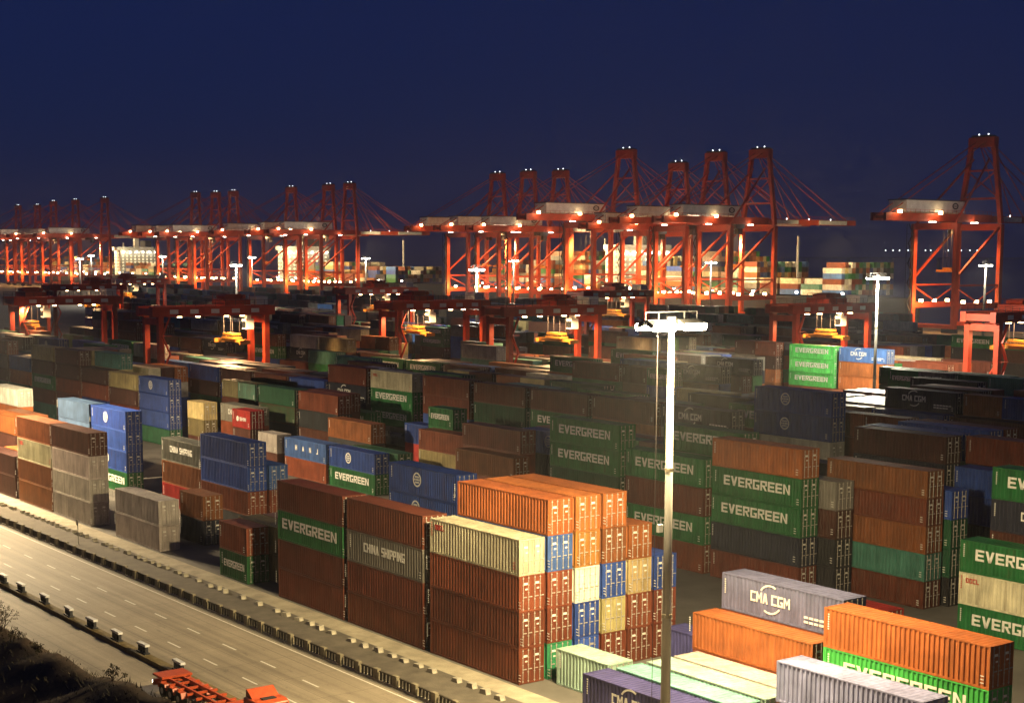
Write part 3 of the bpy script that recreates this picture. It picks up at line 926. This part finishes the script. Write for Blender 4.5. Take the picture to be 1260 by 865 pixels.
WARM = (1, .765, .39)
def mast(loc, h, label, power, color, arms=4, scale=1.0, group=None, spot=168, lampmat='lamp', aim=(0,0,-1), blend=.35, glow=.2):
    o = empty('lamp_mast', loc)
    tag(o, label, 'lamp mast', group)
    MB().tube((0,0,0),(0,0,h-.2), .36*scale, .19*scale, 12).build('pole', MT['steel'], o, smooth=True)
    MB().tube((0,0,-.02),(0,0,.5), .62*scale, .55*scale, 12).build('foot', MT['concrete'], o)
    for zj in (.34, .67):
        rj = .36-.17*zj
        MB().tube((0,0,h*zj-.12),(0,0,h*zj+.12), (rj+.035)*scale, (rj+.03)*scale, 12).build('collar', MT['postc'], o)
    hd = MB()
    hd.tube((0,0,h-.45),(0,0,h+.25), .32*scale, .3*scale, 10)
    hl = .62+.46*(arms-1)+.2
    hd.bar((0,-hl*scale,h),(0,hl*scale,h), .14*scale, .16*scale)
    hd.bar((0,-hl*scale,h+.55*scale),(0,hl*scale,h+.55*scale), .05*scale)
    for y in (-hl,-hl/2,hl/2,hl): hd.bar((0,y*scale,h),(0,y*scale,h+.55*scale), .05*scale)
    hd.build('head_frame', MT['dark'], o)
    fb = MB(); fb.prism([(.1,-.22),(.62,-.42),(.72,-.2),(.2,.06)], -.2, .2)
    hm = fb.mesh('floodlight', MT['dark'])
    lb = MB(); lb.prism([(.11,-.235),(.63,-.435),(.70,-.43),(.15,-.30)], -.2, .2)
    lb.prism([(.635,-.5),(.70,-.3),(.76,-.14),(.83,-.17),(.84,-.34),(.76,-.54)], -.215, .215)
    lm = lb.mesh('lens', MT[lampmat])
    ys = [s_*(.62+.45*k)*scale for s_ in (-1,1) for k in range(arms)]
    for y in ys:
        for rz in (0, math.pi):
            f_ = link('floodlight', hm, o, (0, y, h-.02), rz); f_.scale = (scale*1.1,)*3
            link('lens', lm, f_)
    if power:
        for y in (-2.2*scale, 2.2*scale):
            plight('lamp_light', (0, y, h-.75), power/2, color, o, radius=.55, spot=spot, blend=blend, direction=aim)
        plight('lamp_glow', (.9*scale, -.9*scale, h-.35), glow*power, color, o, radius=.5)
    return o
m0 = mast((20.0, -3.2, 0), 28.7, 'tall floodlight mast rising in front of the low container rows', 98000, WARM, lampmat='lamphot', spot=135, aim=(-.25,-.22,-1), blend=.8, glow=.4)
plight('lamp_light', (-.6, 2.4, 27.8), 82000, WARM, m0, radius=.55, spot=172, blend=.3)
plight('lamp_light', (-.9, -2.4, 27.8), 145000, WARM, m0, radius=.55, spot=60, blend=.8, direction=(-1,.03,-.22))
MB().box(-.45,-.2,-.6,-.25,15.2,15.7).build('camera_box', MT['house'], m0)
cb_ = MB(); cb_.tube((-.5,-.75,.5),(-.42,-.75,28.4),.02,.02,5); cb_.build('hoist_cable', MT['cable'], m0)
mast((-121, -6.2, 0), 28.7, 'tall floodlight mast beside the far end of the front containers', 270000, (1,.76,.44), glow=.1)
mast((-98.1, 157.5, 0), 29.0, 'slim lit floodlight mast between far blocks beside bright green containers', 120000, (1,.9,.66))
for i_, (x_, y_, h_, pw) in enumerate(((-288.6,202,28.7,60000),(-473,215,28.6,70000),(-857.9,300,29.5,60000))):
    mast((x_,y_,0), h_, ['distant lit floodlight mast behind the middle red yard gantries','distant lit floodlight mast above the left red yard gantry','distant lit floodlight mast before the farthest quay cranes'][i_], pw, (1,.9,.7), scale=1.5, arms=2)
for k_, (x_, h_) in enumerate(((-281.4,29.7),(-433.7,29.8),(-587.5,29.8),(-741.9,30.6),(-895,30.6),(-1045.3,30.8),(-1191.5,31.1))):
    mast((x_,440,0), h_, 'lit floodlight mast on the quay apron, %s in line from the lone crane' % ['first','second','third','fourth','fifth','sixth','seventh'][k_], 45000, (1,.85,.6), scale=1.7, arms=2, group='floodlight masts along the quay apron')

# ------------------------------------------------------------------ quay cranes
def crane_master():
    o = empty('quay_crane')
    m = MT['crane']
    for sx in (-11, 11):
        for sy in (-15, 15):
            MB().box(sx-.9, sx+.9, sy-1.1, sy+1.1, 1.8, 46).build('leg', m, o)
    bg_ = MB().box(-3.6,3.6,-.9,.9,.0,1.7998).mesh('bogie', MT['dark'])
    for sx in (-9,9):
        for sy in (-15,15): link('bogie', bg_, o, (sx,sy,0))
    for sy in (-15,15): MB().box(-10.1,10.1,sy-.7,sy+.7,1.9,3.6).build('sill_beam', m, o)
    for sx in (-11,11):
        MB().box(sx-.7,sx+.7,-13.9,13.9,10.2,12.6).build('portal_beam', m, o)
        MB().bar((sx,-13.9,20),(sx,13.9,20),.7,.7).build('tie_beam', m, o)
        MB().bar((sx,-13.9,23.5),(sx,13.4,44.5),.9,.9).build('diagonal_brace', m, o)
        MB().bar((sx,-13.9,19.3),(sx,0,13.1),.5,.5).build('lower_brace', m, o)
        MB().bar((sx,13.9,19.3),(sx,0,13.1),.5,.5).build('lower_brace', m, o)
    for sy in (-15,15): MB().box(-10.1,10.1,sy-.8,sy+.8,43.4,46.2).build('cross_beam', m, o)
    g = MB()
    for sx in (-3.4,3.4): g.box(sx-.7,sx+.7,-52,17.8,46.8,50)
    for y in (-50,-36,-22,-8,6,16): g.box(-2.7,2.7,y-.4,y+.4,47.6,48.8)
    g.build('girder', m, o)
    bo = MB()
    for sx in (-3.4,3.4): bo.box(sx-.6,sx+.6,18.2,82,47.0,49.6)
    for y in (24,38,52,66,80): bo.box(-2.8,2.8,y-.4,y+.4,47.8,48.8)
    boom = bo.build('boom', m, o)
    ra = MB()
    for k in range(44): ra.bar((5.2,-50+k*3,50 if k < 22 else 49.6),(5.2,-50+k*3,51.4 if k < 22 else 51),.12)
    ra.bar((5.2,-50,51.4),(5.2,16,51.4),.12); ra.bar((5.2,16,51),(5.2,80,51),.12)
    ra.build('walkway_rail', m, boom)
    MB().box(4.05,5.1,22,38,47.2,49.2).build('walkway_panel', MT['house'], boom)
    MB().box(4.05,5.1,54,74,47.2,49.2).build('walkway_panel', MT['house'], boom)
    a = MB()
    for sx in (-1,1):
        a.bar((sx*10.8,15,46.2),(sx*5.6,15.3,82),1.8,1.8)
        a.bar((sx*10.2,-14.6,46.2),(sx*4.0,14.6,74),.7,.7)
    a.box(-6.6,6.6,13.8,17.0,79.0,83.2); a.bar((-9.3,15,57),(9.3,15,57),.9,.9); a.bar((-7.6,15.2,69),(7.6,15.2,69),.8,.8); a.bar((-9.3,15,57),(7.6,15.2,69),.5,.5); a.bar((9.3,15,57),(-7.6,15.2,69),.5,.5)
    a.build('apex_frame', m, o)
    MB().box(-4.6,4.6,13.0,17.8,83.2,84.0).build('apex_platform', MT['dark'], o)
    st = MB()
    for sx in (-2.6,2.6):
        for y, z in ((34,49.6),(50,49.6),(76,49.6),(-48,50)): st.bar((sx,15.4,82),(sx,y,z),.34,.34)
    st.build('stay_bars', m, o)
    h = MB(); h.box(-4.6,4.6,-40,-2,50.6,55.2)
    for y in (-38,-28,-18,-6): h.box(-4.2,4.2,y-.3,y+.3,50,50.6)
    hs = h.build('machinery_house', MT['house'], o)
    MB().box(-4.8,4.8,-40.4,-1.6,55.2,55.6).build('house_roof', MT['dark'], hs)
    e = MB()
    for p in arc_polys(0, 0, .8, 1.4, 0, 2*math.pi, 16, 1.5): e.poly([(4.62, px-8.2, pz+53.2) for px, pz in p], [(0,1,2,3)])
    e.poly([(4.62,-9.2,53.0),(4.62,-7.2,53.0),(4.62,-7.2,53.4),(4.62,-9.2,53.4)], [(0,1,2,3)])
    e.poly([(-4.6,-40,0)]*0 or [(4.62,-9.6,50.9),(4.62,-6.8,50.9),(4.62,-6.8,51.2),(4.62,-9.6,51.2)], [(0,1,2,3)])
    e.build('house_emblem', MT['emblem'], hs)
    s_ = MB()
    for k in range(10):
        z = 4+k*4.2; s_.bar((-12.6+2.2*(k%2),-16.8,z),(-10.4-2.2*(k%2),-16.8,z+4.2),.5,.25); s_.box(-13,-10,-17.6,-16.2,z-.1,z)
    for x_ in (-13,-10): s_.bar((x_,-17.5,2),(x_,-17.5,46),.2)
    s_.build('stair_tower', MT['dark'], o)
    t = MB(); t.box(-3,3,-8,-2,44.6,46.7); t.box(-2.6,-.4,-3,0,41.8,44.6)
    tr = t.build('trolley', MT['dark'], o)
    c = MB()
    for sx in (-2,2):
        for y in (-6.6,-4): c.bar((sx,y,44.6),(sx,y,27.2),.12)
    c.build('hoist_rope', MT['cable'], tr)
    sp = MB(); sp.box(-6,6,-5.9,-4.7,25.6,26.5); sp.box(-2.2,2.2,-6.6,-4,26.5,27.4)
    sp.build('spreader', MT['yellow'], o)
    # lamps
    lm = MB().tube((0,0,-.6),(0,0,.6),.85,.85,8).mesh('floodlight', MT['lampw'])
    for y in (-9,0,9):
        for sx in (-11,11): link('floodlight', lm, o, (sx,y,13.1))
    for x_, y, z in ((6.2,-46,50.4),(6.2,-20,50.2)): link('floodlight', lm, o, (x_,y,z))
    lw = MB().box(-1.4,1.4,-.6,.6,-.15,.15).mesh('under_lamp', MT['lamp'])
    for y in (-24,4): link('under_lamp', lw, o, (5.4,y,46.4))
    lw2 = MB().tube((0,0,0),(0,0,.7),.24,.24,6).mesh('beacon', MT['beacon'])
    for x_ in (-2.4,2.4): link('beacon', lw2, o, (x_,15.4,84.0))
    for y in (30,46,62): link('beacon', lw2, o, (4.6,y,49.4))
    return o
cm_ = crane_master()
CR = [(-328.6,1.0,1),(-461.3,1.02,1),(-493.1,1.02,1),(-520.5,.97,1),(-564.7,1.08,1),(-620.7,.97,1),(-651.9,.98,1),(-683.1,.98,1),
      (-859.4,.98,2),(-888.9,.98,2),(-944.4,.98,2),(-1039.3,.98,2),(-1071.2,.98,2),(-1109.1,.99,2),(-1304,1.0,3),(-1377,1,3),(-1436,1,3),(-1480,.97,3),(-1537.7,.98,3)]
for i, (x_, s_, g_) in enumerate(CR):
    o = cm_ if i == 0 else copy_tree(cm_)
    o.location = (x_, 484, .35); o.scale = (s_,)*3
    nth = ['', 'second', 'third', 'fourth', 'fifth', 'sixth', 'seventh', 'eighth', 'ninth', 'tenth', 'eleventh', 'twelfth', 'thirteenth', 'fourteenth', 'fifteenth', 'sixteenth', 'seventeenth', 'eighteenth', 'nineteenth'][i]
    if i == 0: tag(o, 'big red quay crane standing alone with a white machinery house', 'crane', 'quay cranes')
    else: tag(o, 'red quay crane, %s along the quay counting from the big lone crane' % nth, 'crane', 'quay cranes')
    ty = random.Random(i*7+3).uniform(-6, 12) if i else 0
    for ch in o.children:
        if ch.name.split('.')[0] in ('trolley', 'spreader'): ch.location.y = ty
    plight('crane_light', (x_-4, 470, 13.5), 21000, (1,.46,.12), radius=1.0)
    plight('crane_light', (x_+5, 476, 45.5), 60000, (1,.54,.2), radius=1.0, spot=150, blend=.4)
    if i in (0,2,4,6,8,11,14,16): plight('crane_light', (x_+34, 448, 49), 11000, (1,.72,.5), radius=1.0)  # added light standing clear of the crane to brighten its machinery house

# ------------------------------------------------------------------ yard gantries
def gantry_master():
    o = empty('yard_gantry'); m = MT['rtg']
    for sy in (-11.75, 11.75):
        for sx in (-3.4, 3.4):
            p = MB(); p.prism([(-.45,1.5),(.45,1.5),(.6,20.2),(-.6,20.2)], -.55, .55)
            link('leg', p.mesh('leg', m), o, (sx, sy, 0))
        MB().box(-4.6,4.6,sy-.5,sy+.5,1.0,2.0).build('sill_beam', m, o)
        MB().bar((-3.4,sy,19.2),(3.4,sy,19.2),1.0,1.3).build('top_tie', m, o)
        wm = MB().tube((0,-.35,.75),(0,.35,.75),.75,.75,14).mesh('wheel', MT['tyre'])
        for sx in (-3.9,-2.3,2.3,3.9): link('wheel', wm, o, (sx, sy, 0))
        MB().bar((-3.1,sy,4),(3.1,sy,12),.35,.35).build('leg_brace', m, o)
    for sx in (-3.4,3.4): MB().box(sx-.65,sx+.65,-13.6,13.6,20.2,22.2).build('girder', m, o)
    for sy in (-13.2,13.2): MB().box(-2.7,2.7,sy-.35,sy+.35,20.5,21.8).build('end_tie', m, o)
    pl = MB().box(4.06,4.1,-.9,.9,20.75,21.6).mesh('number_plate', MT['house'])
    for y in (-9,-4.6,0,4.6,9): link('number_plate', pl, o, (0,y,0))
    ra = MB()
    for sx in (-4.3,4.3):
        for k in range(13): ra.bar((sx,-13.2+k*2.2,22.2),(sx,-13.2+k*2.2,23.3),.07)
        ra.bar((sx,-13.2,23.3),(sx,13.2,23.3),.07); ra.bar((sx,-13.2,22.8),(sx,13.2,22.8),.05)
    ra.build('handrail', MT['dark'], o)
    st = MB()
    for k in range(5):
        z = 2+3.6*k; st.bar((4.3,-11.75+1.6*(k%2),z),(4.3,-10.15-1.6*(k%2),z+3.6),.6,.18); st.box(3.95,4.7,-12,-9.9,z-.06,z)
    st.build('stairway', MT['rtg'], o)
    MB().box(-4.4,-1.0,-12.6,-10.9,2.05,4.4).build('power_pack', MT['dark'], o)
    MB().box(-2.0,2.0,10.4,13.0,22.25,23.9).build('electrical_house', MT['house'], o)
    t = MB(); t.box(-3.6,3.6,-2.6,2.6,22.3,23.4); t.box(-1.6,1.6,-1.5,1.5,23.4,24.5); t.tube((-1.9,-2.0,23.9),(1.9,-2.0,23.9),.45,.45,10); t.tube((-1.9,2.0,23.9),(1.9,2.0,23.9),.45,.45,10)
    for a_ in (-3.4,3.4):
        for b_ in (-2.5,-.8,.8,2.5): t.bar((a_,b_,23.4),(a_,b_,24.4),.08)
        t.bar((a_,-2.5,24.4),(a_,2.5,24.4),.08)
    tr = t.build('trolley', MT['rtg'], o)
    cb = MB(); cb.box(.8,2.6,2.0,3.8,17.2,19.4); cb.box(1.2,2.2,2.4,3.4,19.4,22.3)
    cab = cb.build('operator_cab', MT['house'], o)
    MB().box(.9,2.5,1.92,1.99,17.5,18.8).build('cab_window', MT['glass'], cab)
    r = MB()
    for sx in (-2,2):
        for sy in (-.8,.8): r.bar((sx,sy,22.3),(sx,sy,16.4),.08)
    r.build('hoist_rope', MT['cable'], tr)
    sp = MB(); sp.box(-6.05,6.05,-.35,.35,14.6,15.2); sp.box(-6.05,-5.6,-1.2,1.2,14.3,15.1); sp.box(5.6,6.05,-1.2,1.2,14.3,15.1)
    for z, w_ in ((15.25,2.6),(16.0,2.2)): sp.box(-w_,w_,-1.0,1.0,z,z+.45)
    sp.build('spreader', MT['yellow'], o)
    lm = MB().box(-.5,.5,-.25,.25,-.12,.12).mesh('work_lamp', MT['lampw'])
    for y in (-7,-3,3.4,7): link('work_lamp', lm, o, (2.2,y,20.05))
    return o
gm = gantry_master()
GA = [(-200,70.6,.35,'red yard gantry with lit yellow spreader over the third block',9000),
      (-280,70.6,-.5,'red yard gantry beside the left edge blocks, spreader hidden behind legs',5000),
      (-164,130.6,.2,'red yard gantry with a hanging lattice spreader and lit right legs',9000),
      (-206,130.6,-.3,'red yard gantry standing close behind the lattice spreader gantry',8000),
      (-142.5,191.9,.1,'red yard gantry holding a yellow spreader beside the slim lamp mast',9000),
      (-91,191.9,.0,'red yard gantry at the right beside stacked lettered containers',7000),
      (-330,191.9,.0,'distant dark red yard gantry before the quay masts',5000),
      (-420,131,.2,'distant red yard gantry at the left before the far cranes',5000),
      (-520,191.9,-.2,'far red yard gantry low before the lit quay',4000),
      (-262,232,.1,'dark red yard gantry behind the left lamp mast',4000)]
for i, (x_, y_, t_, lb, pw) in enumerate(GA):
    o = gm if i == 0 else copy_tree(gm)
    o.location = (x_, y_, .02)
    for ch in o.children:
        if ch.name.split('.')[0] in ('trolley','operator_cab','spreader'): ch.location.y = t_*16
    tag(o, lb, 'gantry crane', 'yard gantry cranes')
    plight('gantry_light', (x_+5.2, y_+t_*16-3, 19.6), pw*3.0, (1,.60,.26), radius=.6, spot=172, blend=.2)
    plight('gantry_light', (x_-1, y_+t_*16, 19.9), pw*1.0, (1,.60,.26), radius=.6, spot=165, blend=.3)

# ------------------------------------------------------------------ ships at the quay
def ship(x0, x1, label, seed, lit, ymin=509, hmax=8, bridge=.3):
    rn = random.Random(seed); o = empty('container_ship', ((x0+x1)/2, ymin+22, -4.5))
    Ls = x1-x0; h = Ls/2
    hb = MB(); pts = []; F = []
    prof = [(-h,.55),(-h+12,.95),(-h+40,1),(h-60,1),(h-25,.7),(h-6,.2),(h,.03)]
    for x_, k in prof:
        for z, kk in ((0,.86),(9,1),(17,1)): pts += [(x_, -21*k*kk, z), (x_, 21*k*kk, z)]
    n = len(prof)
    for i in range(n-1):
        b0 = i*6; b1 = b0+6
        for l in range(2):
            F.append((b0+2*l, b1+2*l, b1+2*l+2, b0+2*l+2)); F.append((b0+2*l+1, b0+2*l+3, b1+2*l+3, b1+2*l+1))
        F.append((b0+4, b1+4, b1+5, b0+5))
    F.append((0,2,4,5,3,1))
    hb.poly(pts, F); hb.build('hull', MT['hull'], o)
    bx_ = -h+Ls*bridge
    w_ = MB(); w_.box(bx_-7, bx_+7, -19, 19, 17, 40); w_.box(bx_-6, bx_+5, -21.5, 21.5, 40, 43); w_.box(bx_-2,bx_+2,-2,2,43,51)
    br = w_.build('superstructure', MT['house'], o)
    lw = MB()
    for z in range(19, 40, 3):
        for y in range(-17, 18, 4):
            lw.box(bx_+7.01, bx_+7.15, y, y+1.4, z, z+1.3)
        for x_ in range(-6, 6, 4): lw.box(bx_+x_, bx_+x_+1.4, -19.15, -19.01, z, z+1.3)
    lw.build('lit_windows', MT['litwin'], br)
    MB().box(bx_-9,bx_+3,8,14,43,49).build('funnel', MT['hull'], o)
    if lit:
        lm = MB().tube((0,0,0),(0,0,.8),.7,.7,8).mesh('deck_lamp', MT['lamp'])
        for k in range(6): link('deck_lamp', lm, o, (bx_+8.5, -16+6.4*k, 38))
        for k in range(int(Ls//30)): link('deck_lamp', lm, o, (-h+20+30*k, -20.5, 18.5))
        plight('deck_light', ((x0+x1)/2+bx_+14, ymin+5, 36), 5000, (1,.8,.42), radius=1.5)
    for x_ in (bx_-30, h*.55): MB().bar((x_,0,17),(x_,0,47),.8).build('mast', MT['house'], o)
    tag(o, label, 'ship', 'container ships at the quay')
    out = []
    x_ = x0+22
    cx = (x0+x1)/2
    while x_ < x1-35:
        if abs(x_+6-cx-bx_) > 17:
            top = rn.randint(3, hmax)
            for r_ in range(15):
                k = max(1, top-rn.choice((0,0,0,1,1,2,3)))
                for t_ in range(k):
                    out.append(dict(x=x_+12.2, y=ymin+22-19.5+r_*2.6, z=13.2+2.7*t_, L=12.1, H=2.7, c=rn.choice('w O t r R o n g b y W T k a S'.split())))
        x_ += 14.2
    return out
SB = ship(-735, -385, 'long container ship moored behind the bunched cranes', 3, True, hmax=8, bridge=.42)
SB += ship(-1010, -790, 'container ship with lit white bridge behind the middle crane row', 5, True, hmax=6, bridge=.12)
SB += ship(-1500, -1190, 'brightly lit container ship behind the far left cranes', 9, True, hmax=6, bridge=.62)
box_mass('ship_deck_containers', SB, 'stacked deck containers on the moored ships beyond the quay cranes')
# added warm lights without fittings, aimed at the sides of the moored ships
for x_ in (-410,-475,-540,-605,-670,-830,-900,-970,-1240,-1320,-1410):
    plight('ship_fill_light', (x_, 494, 38), 120000, (1,.72,.34), radius=1.5, spot=150, blend=.4, direction=(0,1,-.35))

# ------------------------------------------------------------------ far causeway lights across the water
cw = empty('far_causeway', (-2600, 3300, -4.5))
MB().box(-900, 900, -6, 6, 30, 33).build('deck', MT['dark'], cw)
pm = MB().box(-2,2,-4,4,-1,29.9).mesh('pier', MT['dark'])
lm = MB().tube((0,0,0),(0,0,3.0),1.4,1.4,6).mesh('street_lamp', MT['beacon'])
CWX = -100
po = MB().bar((0,0,33),(0,0,50),.5).mesh('lamp_post', MT['dark'])
for k in range(13):
    x_ = CWX+k*25+random.uniform(-6,6)
    link('street_lamp', lm, cw, (x_, 0, 50)); link('lamp_post', po, cw, (x_, 0, 0))
for k in range(12): link('pier', pm, cw, (-850+154*k, 0, 0))
tag(cw, 'distant causeway with a string of small lamps across the dark water', 'causeway')

# ------------------------------------------------------------------ truck on the service road
def truck():
    o = empty('tractor_trailer', (0, -22.1, .012))
    m = MT['truck']
    ch = MB()
    for y in (-.55,.55): ch.box(-13.9,-2.4,y-.09,y+.09,1.02,1.3)
    for x_ in (-12.9,-11.4,-9.9,-8.4,-6.9,-5.4,-3.9): ch.box(x_-.1,x_+.1,-1.2,1.2,1.06,1.22)
    ch.build('trailer_frame', m, o)
    MB().box(-14.3,-12.6,-1.22,1.22,1.301,1.46).build('rear_deck', m, o)
    MB().box(-14.34,-14.1,-1.22,1.22,.55,1.0).build('rear_bumper', m, o)
    MB().box(-3.9,-2.9,-1.22,1.22,1.301,1.5).build('front_bolster', m, o)
    for y in (-1.05,1.05): MB().box(-14.4,-14.341,y-.16,y+.16,.72,.92).build('tail_lamp', MT['lamp'], o)
    gm_ = MB().prism([(-.66,.62),(-.5,1.02),(.5,1.02),(.66,.62),(.7,.66),(.53,1.06),(-.53,1.06),(-.7,.66)], -.28, .28).mesh('mudguard', m)
    for x_ in (-12.6,-11.2,-9.8):
        for y in (-1.0,1.0): link('mudguard', gm_, o, (x_, y, 0))
    for x_ in (-7.4,-6.2): MB().box(x_-.4,x_+.4,-1.15,-.75,.45,.95).build('tool_box', MT['dark'], o)
    for y in (-.9,.9): MB().tube((-4.6,y,.1),(-4.6,y,1.0),.09,.09,8).build('landing_leg', MT['dark'], o)
    MB().tube((-2.6,-.3,1.1),(.3,-.3,1.6),.04,.04,6).build('air_hose', MT['tyre'], o)
    wm = MB().tube((0,-.26,.5),(0,.26,.5),.5,.5,18).mesh('wheel', MT['tyre'])
    rm = MB().tube((0,-.27,.5),(0,.27,.5),.24,.24,12).mesh('rim', MT['steel'])
    for x_ in (-12.6,-11.2,-9.8,-2.2,-1.0,1.9):
        for y in (-1.0,1.0):
            w_ = link('wheel', wm, o, (x_,y,0)); link('rim', rm, w_)
    MB().box(-3.0,2.6,-.5,.5,.6,1.0).build('chassis', MT['dark'], o)
    cb = MB(); cb.prism([(.5,.75),(2.85,.75),(2.85,1.7),(2.6,2.95),(2.2,3.1),(.5,3.1)], -1.2, 1.2)
    cab = cb.build('cab', m, o)
    bv = cab.modifiers.new('bevel', 'BEVEL'); bv.width = .12; bv.segments = 3
    MB().prism([(2.88,1.75),(2.92,1.75),(2.68,2.85),(2.64,2.85)], -1.05, 1.05).build('windscreen', MT['glass'], cab)
    for y in (-1.215,1.205): MB().box(1.0,2.3,y,y+.01,1.75,2.65).build('side_window', MT['glass'], cab)
    MB().prism([(.55,3.101),(1.5,3.101),(.7,3.6),(.55,3.6)], -1.0, 1.0).build('wind_deflector', m, cab)
    MB().box(1.6,2.1,-.5,.5,3.101,3.16).build('roof_hatch', MT['dark'], cab)
    for y in (-.85,.85): MB().box(2.851,2.9,y-.2,y+.2,.95,1.15).build('headlight', MT['house'], cab)
    tag(o, 'orange truck pulling an empty skeletal container trailer on the service road', 'truck')
    o.location.x = -.6
    return o
truck()

# ------------------------------------------------------------------ night haze over the harbour
hz = MB(); hz.box(-5000, 700, -170, 4200, -7, 96)
ho = hz.build('haze', None); ho['kind'] = 'stuff'
tag(ho, 'thin night haze hanging over the whole lit harbour', 'haze')
hm_ = bpy.data.materials.new('haze_air'); hm_.use_nodes = True
ht = hm_.node_tree; ht.nodes.remove(ht.nodes['Principled BSDF'])
pv = ht.nodes.new('ShaderNodeVolumePrincipled')
pv.inputs['Color'].default_value = (.8, .82, .88, 1); pv.inputs['Density'].default_value = .00018; pv.inputs['Anisotropy'].default_value = .35
ht.links.new(pv.outputs[0], ht.nodes['Material Output'].inputs['Volume'])
ho.data.materials.append(hm_)
